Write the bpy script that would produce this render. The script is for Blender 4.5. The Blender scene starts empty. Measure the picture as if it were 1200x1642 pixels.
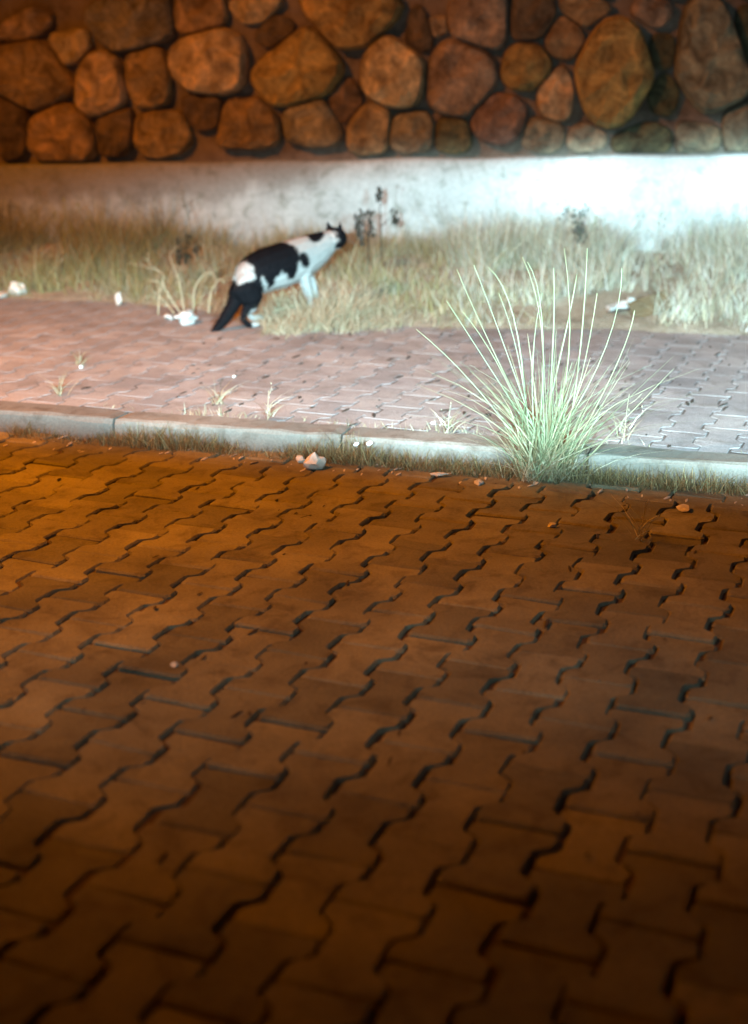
import bpy, bmesh, math, random
import numpy as np
from mathutils import Vector, Matrix, noise

random.seed(7)
rng = np.random.default_rng(11)
scene = bpy.context.scene
COL = scene.collection

# ---------------------------------------------------------------- camera
H = 1.10                       # camera height (a car window), metres
F = 2120.0                     # focal length in photo pixels
PITCH = math.radians(17.6)
SP, CP = math.sin(PITCH), math.cos(PITCH)
cam_d = bpy.data.cameras.new('camera')
cam = bpy.data.objects.new('camera', cam_d); COL.objects.link(cam)
cam.location = (0, 0, H)
cam.rotation_euler = (math.radians(90) - PITCH, 0, 0)
cam_d.sensor_fit = 'VERTICAL'; cam_d.sensor_height = 24.0
cam_d.lens = F / 1642.0 * 24.0
cam_d.clip_start = 0.05; cam_d.clip_end = 500
cam_d.dof.use_dof = True
cam_d.dof.focus_distance = 3.6
cam_d.dof.aperture_fstop = 1.25
scene.camera = cam

# ---------------------------------------------------------------- world (night)
world = bpy.data.worlds.new('World'); scene.world = world; world.use_nodes = True
wn = world.node_tree.nodes; wl = world.node_tree.links
bg = wn['Background']
bg.inputs['Color'].default_value = (1.0, 0.16, 0.03, 1)
bg.inputs['Strength'].default_value = 0.022

scene.view_settings.view_transform = 'Standard'
scene.view_settings.look = 'None'
scene.view_settings.exposure = 0.0
scene.view_settings.gamma = 1.0
scene.view_settings.use_curve_mapping = False
scene.cycles.use_denoising = True
scene.cycles.max_bounces = 6
scene.cycles.sample_clamp_indirect = 6.0

# directions: the kerb runs along T, N points away from the camera across it
KA = math.radians(16.6)
N = Vector((math.sin(KA), math.cos(KA), 0)); T = Vector((math.cos(KA), -math.sin(KA), 0))

def link(nt, a, b): nt.links.new(a, b)

# sodium street lamp, out of the picture up to the left
sl = bpy.data.lights.new('street_lamp_light', 'SPOT')
sl.energy = 1480; sl.color = (1.0, 0.27, 0.005); sl.shadow_soft_size = 0.10
sl.spot_size = math.radians(113); sl.spot_blend = 1.0
slo = bpy.data.objects.new('street_lamp_light', sl); COL.objects.link(slo)
slo.location = (-3.1, 3.5, 3.5)
slo.rotation_euler = (Vector((-1.5, 4.9, 0.3)) - slo.location).to_track_quat('-Z', 'Y').to_euler()

# headlamp pair of the parked car: low beam with its cut-off, aimed square to the kerb
def headlamp(loc, energy, hot):
    ld = bpy.data.lights.new('headlamp_light', 'SPOT')
    ld.energy = energy; ld.color = (0.56, 0.90, 1.0); ld.shadow_soft_size = 0.06
    ld.spot_size = math.radians(120); ld.spot_blend = 0.15
    o = bpy.data.objects.new('headlamp_light', ld); COL.objects.link(o)
    o.location = loc
    o.rotation_euler = N.to_track_quat('-Z', 'Y').to_euler()
    ld.use_nodes = True; nt = ld.node_tree; nd = nt.nodes
    em = nd['Emission'] if 'Emission' in nd else nd.new('ShaderNodeEmission')
    tc = nd.new('ShaderNodeTexCoord'); sp = nd.new('ShaderNodeSeparateXYZ')
    link(nt, tc.outputs['Normal'], sp.inputs[0])
    def M(op, a, b=None, c=None):
        m = nd.new('ShaderNodeMath'); m.operation = op
        for k, v in enumerate((a, b, c)):
            if v is None: continue
            if isinstance(v, (int, float)): m.inputs[k].default_value = v
            else: link(nt, v, m.inputs[k])
        return m.outputs[0]
    def SS(x, a, b, lo, hi):
        m = nd.new('ShaderNodeMapRange'); m.interpolation_type = 'SMOOTHSTEP'
        link(nt, x, m.inputs['Value'])
        m.inputs['From Min'].default_value = a; m.inputs['From Max'].default_value = b
        m.inputs['To Min'].default_value = lo; m.inputs['To Max'].default_value = hi
        return m.outputs[0]
    az_ = M('ABSOLUTE', sp.outputs['Z'])
    el = M('DIVIDE', sp.outputs['Y'], az_)
    az = M('DIVIDE', sp.outputs['X'], az_)
    kb = -loc[2] / (3.84 - (loc[0] * N.x + loc[1] * N.y))      # the beam reaches down to the foot of the kerb
    low = SS(el, kb - 0.010, kb + 0.034, 0.0, 1.0)
    top = SS(M('ADD', el, M('MULTIPLY', az, -0.085)), BEAM_TOP[0], BEAM_TOP[1], 1.0, 0.0)
    side = SS(az, -1.10, -0.10, 0.30, 1.0)
    up = SS(el, -0.175, -0.125, 0.0, 1.0)
    far = M('MULTIPLY', SS(el, -0.185, -0.110, 0.0, PEAK), SS(az, -0.58, -0.20, 0.04, 1.0))
    side = M('MULTIPLY', side, M('SUBTRACT', 1.0, M('MULTIPLY', up, SS(az, -0.62, -0.14, 0.90, 0.08))))
    side = M('MULTIPLY', side, M('ADD', 1.0, M('MULTIPLY', M('SUBTRACT', 1.0, up), 1.35)))
    d1 = M('DIVIDE', M('SUBTRACT', az, hot), 0.030)
    d2 = M('DIVIDE', M('ADD', el, 0.083), 0.016)
    hotv = M('EXPONENT', M('MULTIPLY', M('ADD', M('MULTIPLY', d1, d1), M('MULTIPLY', d2, d2)), -1.0))
    core = M('MULTIPLY', M('MULTIPLY', low, top), M('ADD', side, far))
    core = M('ADD', core, M('MULTIPLY', hotv, 6.0))
    spill = M('MULTIPLY', SS(el, -0.06, 0.30, SPILL, 0.004), M('MULTIPLY', side, SS(el, -0.15, -0.08, 0.0, 1.0)))
    # faint second lobe thrown on the near ground
    g1 = M('DIVIDE', M('ADD', az, 0.42), 0.25); g2 = M('DIVIDE', M('ADD', el, 0.47), 0.075)
    glow = M('EXPONENT', M('MULTIPLY', M('ADD', M('MULTIPLY', g1, g1), M('MULTIPLY', g2, g2)), -1.0))
    spill = M('ADD', spill, M('MULTIPLY', glow, GLOW))
    link(nt, M('ADD', core, spill), em.inputs['Strength'])
    return o
BEAM_TOP = (-0.070, -0.030); GLOW = 0.07; SPILL = 0.10; PEAK = 1.25
headlamp((-0.35, -0.5, 1.30), 1900, -0.105)
headlamp((0.75, -0.5, 1.30), 1900, -0.129)

# ---------------------------------------------------------------- helpers
def ray(px, py):
    xn, yn = (px - 600) / F, (py - 821) / F
    return Vector((xn, CP - yn * SP, -(SP + yn * CP)))
def on_z(px, py, z=0.0):
    r = ray(px, py); return Vector((0, 0, H)) + r * ((H - z) / -r.z)
def at_y(px, py, y):
    r = ray(px, py); return Vector((0, 0, H)) + r * (y / r.y)
def nt_of(p): return p[0] * N.x + p[1] * N.y, p[0] * T.x + p[1] * T.y
def from_nt(n, t, z=0.0): return Vector((n * N.x + t * T.x, n * N.y + t * T.y, z))

def sstep(a, b, x):
    u = min(1, max(0, (x - a) / (b - a))); return u * u * (3 - 2 * u)

def tag(o, label=None, cat=None, group=None, kind=None):
    if label: o['label'] = label
    if cat: o['category'] = cat
    if group: o['group'] = group
    if kind: o['kind'] = kind
    return o
def empty(name, loc, label, cat, group=None, rz=0):
    o = bpy.data.objects.new(name, None); COL.objects.link(o)
    o.location = loc; o.rotation_euler = (0, 0, rz); o.empty_display_size = 0.05
    return tag(o, label, cat, group)
def mesh_obj(name, me, mat=None, parent=None, smooth=False):
    o = bpy.data.objects.new(name, me); COL.objects.link(o)
    if mat and not me.materials: me.materials.append(mat)
    if parent:
        o.parent = parent
    if smooth:
        me.polygons.foreach_set('use_smooth', [True] * len(me.polygons))
    return o
def from_py(name, vs, fs, mat=None, parent=None, smooth=False):
    me = bpy.data.meshes.new(name); me.from_pydata([tuple(v) for v in vs], [], fs); me.update()
    return mesh_obj(name, me, mat, parent, smooth)
def bm_obj(name, bm, mat=None, parent=None, smooth=False):
    me = bpy.data.meshes.new(name); bm.to_mesh(me); bm.free()
    return mesh_obj(name, me, mat, parent, smooth)

# ---------------------------------------------------------------- materials
def mat_new(name):
    m = bpy.data.materials.new(name); m.use_nodes = True
    return m, m.node_tree, m.node_tree.nodes['Principled BSDF']
def ramp(nt, fac, stops):
    r = nt.nodes.new('ShaderNodeValToRGB'); e = r.color_ramp.elements
    while len(e) < len(stops): e.new(0.5)
    for k, (p, c) in enumerate(stops):
        e[k].position = p; e[k].color = (*c, 1) if len(c) == 3 else c
    link(nt, fac, r.inputs[0]); return r.outputs[0]
def noise_tex(nt, scale, detail=6, rough=0.6, coord='Object', dist=0.0):
    tc = nt.nodes.new('ShaderNodeTexCoord'); n = nt.nodes.new('ShaderNodeTexNoise')
    n.inputs['Scale'].default_value = scale; n.inputs['Detail'].default_value = detail
    n.inputs['Roughness'].default_value = rough; n.inputs['Distortion'].default_value = dist
    if coord == 'World':
        g = nt.nodes.new('ShaderNodeNewGeometry'); link(nt, g.outputs['Position'], n.inputs['Vector'])
    else: link(nt, tc.outputs[coord], n.inputs['Vector'])
    return n.outputs['Fac']
def mixc(nt, mode, fac, a, b):
    m = nt.nodes.new('ShaderNodeMix'); m.data_type = 'RGBA'; m.blend_type = mode
    if isinstance(fac, (int, float)): m.inputs[0].default_value = fac
    else: link(nt, fac, m.inputs[0])
    for k, v in ((6, a), (7, b)):
        if isinstance(v, tuple): m.inputs[k].default_value = (*v, 1)
        else: link(nt, v, m.inputs[k])
    return m.outputs[2]
def bump(nt, bs, h, strength, dist):
    b = nt.nodes.new('ShaderNodeBump'); b.inputs['Strength'].default_value = strength
    b.inputs['Distance'].default_value = dist
    link(nt, h, b.inputs['Height']); link(nt, b.outputs[0], bs.inputs['Normal'])

def concrete(name, dark, light, grit=140, big=3.0, rand=0.35, rough=0.9, bs_=0.5, bd=0.003, stain=(0.5, 0.45, 0.4)):
    m, nt, bs = mat_new(name)
    big_n = noise_tex(nt, big, 5, 0.6, 'World'); small = noise_tex(nt, grit, 4, 0.7, 'World')
    c = ramp(nt, big_n, [(0.3, dark), (0.7, light)])
    c = mixc(nt, 'MULTIPLY', 0.55, c, ramp(nt, small, [(0.3, (0.55, 0.55, 0.55)), (0.65, (1.15, 1.15, 1.15))]))
    st = noise_tex(nt, 11, 8, 0.65, 'World', 0.6)
    c = mixc(nt, 'MULTIPLY', ramp(nt, st, [(0.5, (0, 0, 0)), (0.68, (0.8, 0.8, 0.8))]), c, stain)
    if rand:
        oi = nt.nodes.new('ShaderNodeObjectInfo')
        rr = ramp(nt, oi.outputs['Random'], [(0.0, (1 - rand,) * 3), (0.5, (1, 0.97, 0.93)), (1.0, (1 + rand * 0.5, 1 + rand * 0.45, 1 + rand * 0.4))])
        c = mixc(nt, 'MULTIPLY', 1.0, c, rr)
    link(nt, c, bs.inputs['Base Color']); bs.inputs['Roughness'].default_value = rough
    mid = noise_tex(nt, 28, 6, 0.6, 'World')
    mm = nt.nodes.new('ShaderNodeMath'); mm.operation = 'ADD'
    link(nt, mid, mm.inputs[0]); link(nt, small, mm.inputs[1])
    bump(nt, bs, mm.outputs[0], bs_, bd)
    return m

M_ROAD = concrete('worn_grey_paver', (0.13, 0.122, 0.088), (0.27, 0.255, 0.175), rand=0.34, bs_=0.9, bd=0.004)
M_WALK = concrete('worn_pinkish_paver', (0.25, 0.245, 0.262), (0.41, 0.395, 0.405), rand=0.20, bs_=0.8, bd=0.004, stain=(0.62, 0.58, 0.55))
M_KERB = concrete('kerb_concrete', (0.15, 0.145, 0.13), (0.27, 0.26, 0.24), rand=0.2, big=2)
M_PLINTH = concrete('pale_plinth_render', (0.34, 0.37, 0.37), (0.50, 0.54, 0.54), grit=60, big=1.6, rand=0, stain=(0.5, 0.52, 0.46), bs_=0.6, bd=0.006)
def fade_plinth(m):
    # paints the beam's fade at the top left into the colour, as earth-brown streaks
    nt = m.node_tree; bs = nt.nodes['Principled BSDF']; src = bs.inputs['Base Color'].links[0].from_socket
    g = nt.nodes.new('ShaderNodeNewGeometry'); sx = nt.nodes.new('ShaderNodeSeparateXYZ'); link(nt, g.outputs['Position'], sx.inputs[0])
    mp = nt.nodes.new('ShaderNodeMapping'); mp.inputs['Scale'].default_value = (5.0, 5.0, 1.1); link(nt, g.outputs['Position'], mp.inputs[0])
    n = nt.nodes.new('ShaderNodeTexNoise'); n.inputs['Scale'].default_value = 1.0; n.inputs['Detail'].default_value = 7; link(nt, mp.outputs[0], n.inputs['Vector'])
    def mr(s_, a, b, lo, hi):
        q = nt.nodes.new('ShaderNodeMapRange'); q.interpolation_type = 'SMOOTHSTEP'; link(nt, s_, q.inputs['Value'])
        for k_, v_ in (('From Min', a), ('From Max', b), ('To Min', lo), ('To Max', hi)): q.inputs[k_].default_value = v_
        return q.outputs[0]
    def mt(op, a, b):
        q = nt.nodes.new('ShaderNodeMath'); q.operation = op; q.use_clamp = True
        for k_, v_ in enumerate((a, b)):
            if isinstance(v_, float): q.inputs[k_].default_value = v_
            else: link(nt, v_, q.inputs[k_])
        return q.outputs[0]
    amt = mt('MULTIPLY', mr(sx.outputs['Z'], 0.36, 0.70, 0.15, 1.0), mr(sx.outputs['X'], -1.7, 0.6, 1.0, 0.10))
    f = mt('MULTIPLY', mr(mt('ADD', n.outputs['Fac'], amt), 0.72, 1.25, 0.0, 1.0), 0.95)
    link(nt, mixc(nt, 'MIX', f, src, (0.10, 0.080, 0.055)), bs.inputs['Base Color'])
fade_plinth(M_PLINTH)
M_BED = concrete('dark_joint_sand', (0.045, 0.026, 0.016), (0.10, 0.06, 0.038), rand=0)
M_SAND = concrete('joint_sand', (0.07, 0.055, 0.05), (0.16, 0.13, 0.12), rand=0)
M_SOIL = concrete('dry_soil', (0.30, 0.255, 0.19), (0.50, 0.44, 0.35), grit=90, big=5, rand=0, bs_=1.0, bd=0.012)
M_MORTAR = concrete('dark_mortar', (0.10, 0.08, 0.06), (0.24, 0.19, 0.15), grit=60, big=4, rand=0, bs_=0.9, bd=0.01)

def stone_mat():
    m, nt, bs = mat_new('rough_wall_stone')
    oi = nt.nodes.new('ShaderNodeObjectInfo')
    n1 = noise_tex(nt, 8, 9, 0.7, 'World', 0.8); n2 = noise_tex(nt, 45, 6, 0.7, 'World')
    c = mixc(nt, 'MULTIPLY', 1.0, oi.outputs['Color'], ramp(nt, n1, [(0.36, (0.38, 0.35, 0.32)), (0.52, (0.95, 0.95, 0.92)), (0.66, (1.7, 1.6, 1.45))]))
    c = mixc(nt, 'MULTIPLY', 0.5, c, ramp(nt, n2, [(0.3, (0.5, 0.5, 0.5)), (0.65, (1.2, 1.2, 1.2))]))
    link(nt, c, bs.inputs['Base Color']); bs.inputs['Roughness'].default_value = 0.9
    mm = nt.nodes.new('ShaderNodeMath'); mm.operation = 'ADD'
    n3 = noise_tex(nt, 14, 7, 0.65, 'World')
    link(nt, n3, mm.inputs[0]); link(nt, n2, mm.inputs[1])
    bump(nt, bs, mm.outputs[0], 1.0, 0.035)
    return m
M_STONE = stone_mat()

def plant_mat(name, transl=0.35):
    m, nt, bs = mat_new(name)
    a = nt.nodes.new('ShaderNodeAttribute'); a.attribute_name = 'col'
    link(nt, a.outputs['Color'], bs.inputs['Base Color']); bs.inputs['Roughness'].default_value = 0.65
    tr = nt.nodes.new('ShaderNodeBsdfTranslucent'); link(nt, a.outputs['Color'], tr.inputs['Color'])
    mx = nt.nodes.new('ShaderNodeMixShader'); mx.inputs[0].default_value = transl
    out = nt.nodes['Material Output']
    link(nt, bs.outputs[0], mx.inputs[1]); link(nt, tr.outputs[0], mx.inputs[2]); link(nt, mx.outputs[0], out.inputs[0])
    return m
M_PLANT = plant_mat('grass_blade')
def plain(name, col, rough=0.7, var=0.3, scale=30, spec=None):
    m, nt, bs = mat_new(name)
    n = noise_tex(nt, scale, 5, 0.6, 'Object')
    link(nt, ramp(nt, n, [(0.3, tuple(c * (1 - var) for c in col)), (0.7, tuple(min(1, c * (1 + var * 0.5)) for c in col))]), bs.inputs['Base Color'])
    bs.inputs['Roughness'].default_value = rough
    bump(nt, bs, n, 0.4, 0.004)
    return m
M_WHITE = plain('crumpled_white_plastic', (0.50, 0.50, 0.48), 0.45, 0.12)
M_CARD = plain('brown_cardboard', (0.10, 0.065, 0.03), 0.85, 0.35, 18)
M_PEB = plain('pale_pebble', (0.60, 0.56, 0.50), 0.8, 0.25, 22)
M_GLINT = plain('white_glazed_chip', (0.9, 0.9, 0.88), 0.15, 0.05)
M_DARKBIT = plain('dark_bit', (0.05, 0.035, 0.025), 0.9, 0.4)

# ---------------------------------------------------------------- setting: ground, road, kerb, sidewalk
from_py('ground', [(-60, -60, -0.12), (60, -60, -0.12), (60, 60, -0.12), (-60, 60, -0.12)], [(0, 1, 2, 3)], M_SOIL)
tag(bpy.data.objects['ground'], 'dark open ground beyond the paved car park', None, None, 'structure')
KN0, KN1 = 3.840, 3.965        # front and back of the kerb, along N
WALK_Z, KERB_Z = 0.066, 0.074

def slab(name, n0, n1, t0, t1, z0, z1, mat, parent=None):
    bm = bmesh.new()
    vs = [bm.verts.new(from_nt(n, t, z)) for z in (z0, z1) for n, t in ((n0, t0), (n0, t1), (n1, t1), (n1, t0))]
    for f in ((4, 5, 6, 7), (0, 3, 2, 1), (0, 1, 5, 4), (1, 2, 6, 5), (2, 3, 7, 6), (3, 0, 4, 7)):
        bm.faces.new([vs[i] for i in f])
    bmesh.ops.recalc_face_normals(bm, faces=bm.faces)
    return bm_obj(name, bm, mat, parent)

road = slab('road', -8, KN0 - 0.006, -9, 9, -0.10, -0.009, M_BED)
tag(road, 'car park surface of worn interlocking grey concrete pavers', None, None, 'structure')
walk = slab('sidewalk', KN1 + 0.004, 7.6, -9, 9, -0.05, WALK_Z - 0.0016, M_SAND)
tag(walk, 'raised sidewalk of pinkish interlocking pavers between kerb and grass', None, None, 'structure')

PA = math.radians(-21.5)
PU = Vector((math.cos(PA), math.sin(PA), 0)); PV = Vector((-math.sin(PA), math.cos(PA), 0))
PITCHU, PL = 0.1205, 0.1915
ORG = on_z(307.5, 1389.5)

def paver_outline(gap_u, gap_v, seed, ero):
    r = random.Random(seed)
    a = 0.115 * PITCHU
    hw = lambda v: PITCHU / 2 + a * (2 * sstep(PL * .18, PL * .32, abs(v)) - 1)
    L2 = PL / 2 - gap_v / 2
    vs = [-L2, -L2 + 0.006] + [-PL * q for q in (.32, .275, .225, .18)] + [PL * q for q in (.18, .225, .275, .32)] + [L2 - 0.006, L2]
    right = []
    for k, v in enumerate(vs):
        w = hw(v) - gap_u / 2 - (0.007 if k in (0, len(vs) - 1) else 0)
        right.append([w, v])
    pts = right + [[-x, v] for x, v in reversed(right)]
    return [[x + r.uniform(-ero, ero), y + r.uniform(-ero, ero)] for x, y in pts]

def paver_verts(pts, ch=0.0045, depth=0.055):
    n = len(pts)
    cx = sum(p[0] for p in pts) / n; cy = sum(p[1] for p in pts) / n
    ins = [[x - ch * (1 if x > cx else -1), y - ch * 1.2 * (1 if y > cy else -1) * (abs(y) / (PL / 2))] for x, y in pts]
    vs = [(x, y, -depth) for x, y in pts] + [(x, y, -ch) for x, y in pts] + [(x, y, 0) for x, y in ins]
    fs = []
    for b in (0, n):
        for k in range(n):
            k2 = (k + 1) % n
            fs.append((b + k, b + k2, b + n + k2, b + n + k))
    h = n // 2                                    # top: quads across the width
    for k in range(h - 1):
        fs.append((2 * n + k, 2 * n + k + 1, 2 * n + (n - 2 - k), 2 * n + (n - 1 - k)))
    return vs, fs
def paver_mesh(name, seed, gap_u, gap_v, ero, ch=0.0045):
    vs, fs = paver_verts(paver_outline(gap_u, gap_v, seed, ero), ch)
    me = bpy.data.meshes.new(name); me.from_pydata(vs, [], fs); me.update(); return me

def project(p):
    d = Vector(p) - Vector((0, 0, H)); zc = d.y * CP - d.z * SP
    if zc < 0.1: return None
    return 600 + F * d.x / zc, 821 + F * (-(d.z * CP + d.y * SP)) / zc

def lay(parent, z, nlo, nhi, variants, mat, clamp, jit, tilt, zj):
    pieces = []
    for i in range(-75, 76):
        for j in range(-50, 51):
            p = ORG + PU * ((i + 0.5) * PITCHU) + PV * ((j + 0.5 + 0.5 * (i % 2)) * PL)
            n, t = nt_of(p)
            if n < nlo - 0.05 or n > nhi + 0.05 or abs(t) > 6.0: continue
            q = project((p.x, p.y, z))
            vis = q is not None and -70 < q[0] < 1270 and q[1] < 1720
            pieces.append((0 if vis else 1, p.length, p, n))
    pieces.sort(key=lambda a: (a[0], a[1]))
    rest_v, rest_f = [], []
    cnt = 0
    for k, (iv, dist, p, n) in enumerate(pieces):
        rz = PA + random.gauss(0, jit * 2.0)
        loc = Vector((p.x + random.gauss(0, jit * 0.12), p.y + random.gauss(0, jit * 0.12), z + random.gauss(0, zj)))
        rot = Matrix.Rotation(rz, 4, 'Z') @ Matrix.Rotation(random.gauss(0, tilt), 4, 'X') @ Matrix.Rotation(random.gauss(0, tilt), 4, 'Y')
        mw = Matrix.Translation(loc) @ rot
        me = random.choice(variants)
        crossing = (n - 0.12 < clamp[0]) or (n + 0.12 > clamp[1])
        if crossing:
            co = []
            for v in me.vertices:
                w = mw @ v.co; nn, tt = nt_of(w)
                w = from_nt(min(max(nn, clamp[0]), clamp[1]), tt, w.z); co.append(w)
            nns = [nt_of(c)[0] for c in co]
            if max(nns) - min(nns) < 0.02: continue
            fs = [tuple(pp.vertices) for pp in me.polygons]
            if iv == 0 and cnt < 299:
                inv = mw.inverted()
                m2 = bpy.data.meshes.new('paver'); m2.from_pydata([inv @ c for c in co], [], fs); m2.update()
                m2.materials.append(mat)
                o = bpy.data.objects.new('paver', m2); COL.objects.link(o); o.matrix_world = mw; o.parent = parent; cnt += 1
            else:
                b = len(rest_v); rest_v += [tuple(c) for c in co]; rest_f += [tuple(b + i for i in f) for f in fs]
        elif iv == 0 and cnt < 299:
            o = bpy.data.objects.new('paver', me); COL.objects.link(o); o.matrix_world = mw; o.parent = parent; cnt += 1
        else:
            b = len(rest_v); rest_v += [tuple(mw @ v.co) for v in me.vertices]
            rest_f += [tuple(b + i for i in pp.vertices) for pp in me.polygons]
    if rest_v:
        o = from_py('paver_field', rest_v, rest_f, mat, parent); o['kind'] = 'stuff'

rv = [paver_mesh('paver', 100 + k, 0.0056, 0.0022, 0.0013) for k in range(10)]
for m in rv: m.materials.append(M_ROAD)
lay(road, 0.0, 0.2, KN0, rv, M_ROAD, (-9, KN0 - 0.006), 0.014, 0.011, 0.0018)
wv = [paver_mesh('paver', 200 + k, 0.0065, 0.0018, 0.0012, 0.0008) for k in range(10)]
for m in wv: m.materials.append(M_WALK)
lay(walk, WALK_Z, KN1, 6.6, wv, M_WALK, (KN1 + 0.004, 99), 0.008, 0.0016, 0.00028)

# kerb: single kerbstones end to end
kerb = slab('kerb', KN0 + 0.03, KN1 - 0.02, -8, 8, -0.10, 0.02, M_BED)
tag(kerb, 'pale concrete kerb between the car park pavers and the sidewalk', None, None, 'structure')
t = -6.0
while t < 6.0:
    L = 0.80 + random.uniform(-0.03, 0.03)
    bm = bmesh.new()
    segs = 26
    prof = [(KN0, -0.08), (KN0, KERB_Z - 0.016), (KN0 + 0.005, KERB_Z - 0.005), (KN0 + 0.016, KERB_Z), (KN1 - 0.006, KERB_Z), (KN1, KERB_Z - 0.005), (KN1, -0.08)]
    dn, dz, tl = random.uniform(-0.004, 0.004), random.uniform(-0.004, 0.004), random.uniform(-0.005, 0.005)
    rows = []
    for s in range(segs + 1):
        tt = t + 0.004 + (L - 0.008) * s / segs
        row = []
        for k, (n_, z_) in enumerate(prof):
            e = 0.005 * noise.noise(Vector((tt * 9, k * 1.7, t))) - 0.006 * max(0, noise.noise(Vector((tt * 23, k * 3.7, t))) - .25)
            endc = 0.004 if s in (0, segs) and 0 < k < 6 else 0
            row.append(bm.verts.new(from_nt(n_ + dn + (e if k in (1, 2, 3) else 0) + (endc if k < 3 else -endc), tt, z_ + dz + tl * (s / segs - .5) + (e if 0 < k < 6 else 0) - endc)))
        rows.append(row)
    for s in range(segs):
        for k in range(len(prof) - 1):
            bm.faces.new((rows[s][k], rows[s][k + 1], rows[s + 1][k + 1], rows[s + 1][k]))
    bm.faces.new(rows[0]); bm.faces.new(list(reversed(rows[-1])))
    bmesh.ops.recalc_face_normals(bm, faces=bm.faces)
    bm_obj('kerbstone', bm, M_KERB, kerb)
    t += L

# ---------------------------------------------------------------- soil bank between sidewalk and wall
WALL_A, WALL_B = Vector((-2.0, 8.3)), Vector((2.0, 7.7))
WS = (WALL_B.y - WALL_A.y) / (WALL_B.x - WALL_A.x)
def wall_y(x): return WALL_A.y + WS * (x - WALL_A.x)
def edge_n(t):
    e = 6.16 - 0.40 * math.exp(-((t + 1.95) / 0.75) ** 2) - 0.12 * math.exp(-((t + 0.6) / 0.6) ** 2)
    return e + 0.10 * noise.noise(Vector((t * 2.1, 3.3, 0))) + 0.05 * noise.noise(Vector((t * 7, 1.3, 0)))
def bank_z(x, y):
    n, t = nt_of((x, y)); s = n - edge_n(t)
    if s < -0.05: return WALK_Z - 0.03
    z = WALK_Z - 0.012 + 0.035 * sstep(-0.05, 0.12, s) + 0.135 * sstep(0.05, 1.2, s)
    z += 0.018 * noise.noise(Vector((x * 5, y * 5, 0))) * sstep(0, .2, s) + 0.010 * noise.noise(Vector((x * 17, y * 17, 2))) * sstep(0, .1, s)
    return z
vs, fs = [], []
NX, NY = 330, 60
for j in range(NY + 1):
    for i in range(NX + 1):
        x = -6.5 + 13 * i / NX
        y1 = wall_y(x) + 0.12; y0 = (5.3 - x * N.x) / N.y
        y = y0 + (y1 - y0) * j / NY
        vs.append((x, y, bank_z(x, y)))
for j in range(NY):
    for i in range(NX):
        a = j * (NX + 1) + i; fs.append((a, a + 1, a + NX + 2, a + NX + 1))
bank = from_py('soil_bank', vs, fs, M_SOIL, None, True)
tag(bank, 'low bank of dry soil rising from the sidewalk to the wall', None, None, 'structure')

# ---------------------------------------------------------------- stone wall on a pale plinth
wall = empty('stone_wall', (0, wall_y(0), 0), 'rubble stone wall on a pale plinth behind the dry grass', 'wall')
WDIR = Vector((1, WS, 0)).normalized(); WN = Vector((WDIR.y, -WDIR.x, 0))     # WN points to the camera
def wall_pt(a, z, out=0.0):       # a = metres along the wall from x=0, local to the wall's empty
    return Vector((WDIR.x * a, WDIR.y * a, z)) + WN * out
def wall_az(px, py):              # photo pixel -> (a, z) on the wall face
    r = ray(px, py)
    k = wall_y(0) / (r.y - WS * r.x)
    p = Vector((0, 0, H)) + r * k
    return p.x / WDIR.x, p.z
def plinth_top(a): return 0.725 + 0.021 * a
vs, fs = [], []
NA = 90; prof = [(0.0, -0.05), (0.0, 1.0), (-0.012, 1.015), (-0.16, 1.02)]
rows_z = [0.0, 0.2, 0.4, 0.6, 0.8, 0.96]
for i in range(NA + 1):
    a = -6.2 + 12.4 * i / NA
    zt = plinth_top(a) + 0.012 * noise.noise(Vector((a * 2.5, 0, 0)))
    for f in rows_z:
        vs.append(wall_pt(a, f * zt, 0.05 + 0.012 * noise.noise(Vector((a * 3, f * 4, 5)))))
    vs.append(wall_pt(a, zt - 0.006, 0.045)); vs.append(wall_pt(a, zt + 0.004, 0.03)); vs.append(wall_pt(a, zt + 0.006, -0.30))
m_ = len(rows_z) + 3
for i in range(NA):
    for k in range(m_ - 1):
        a = i * m_ + k; fs.append((a, a + m_, a + m_ + 1, a + 1))
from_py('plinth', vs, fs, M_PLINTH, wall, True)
# backing mortar
bm = bmesh.new()
WTOP = 2.4
pts = [wall_pt(-6.2, 0.3, -0.085), wall_pt(6.2, 0.3, -0.085), wall_pt(6.2, WTOP, -0.085), wall_pt(-6.2, WTOP, -0.085),
       wall_pt(-6.2, 0.3, -0.5), wall_pt(6.2, 0.3, -0.5), wall_pt(6.2, WTOP, -0.5), wall_pt(-6.2, WTOP, -0.5)]
bv = [bm.verts.new(p) for p in pts]
for f in ((0, 1, 2, 3), (5, 4, 7, 6), (3, 2, 6, 7), (0, 3, 7, 4), (1, 5, 6, 2), (0, 4, 5, 1)): bm.faces.new([bv[i] for i in f])
bmesh.ops.recalc_face_normals(bm, faces=bm.faces)
bm_obj('mortar', bm, M_MORTAR, wall)

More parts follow.
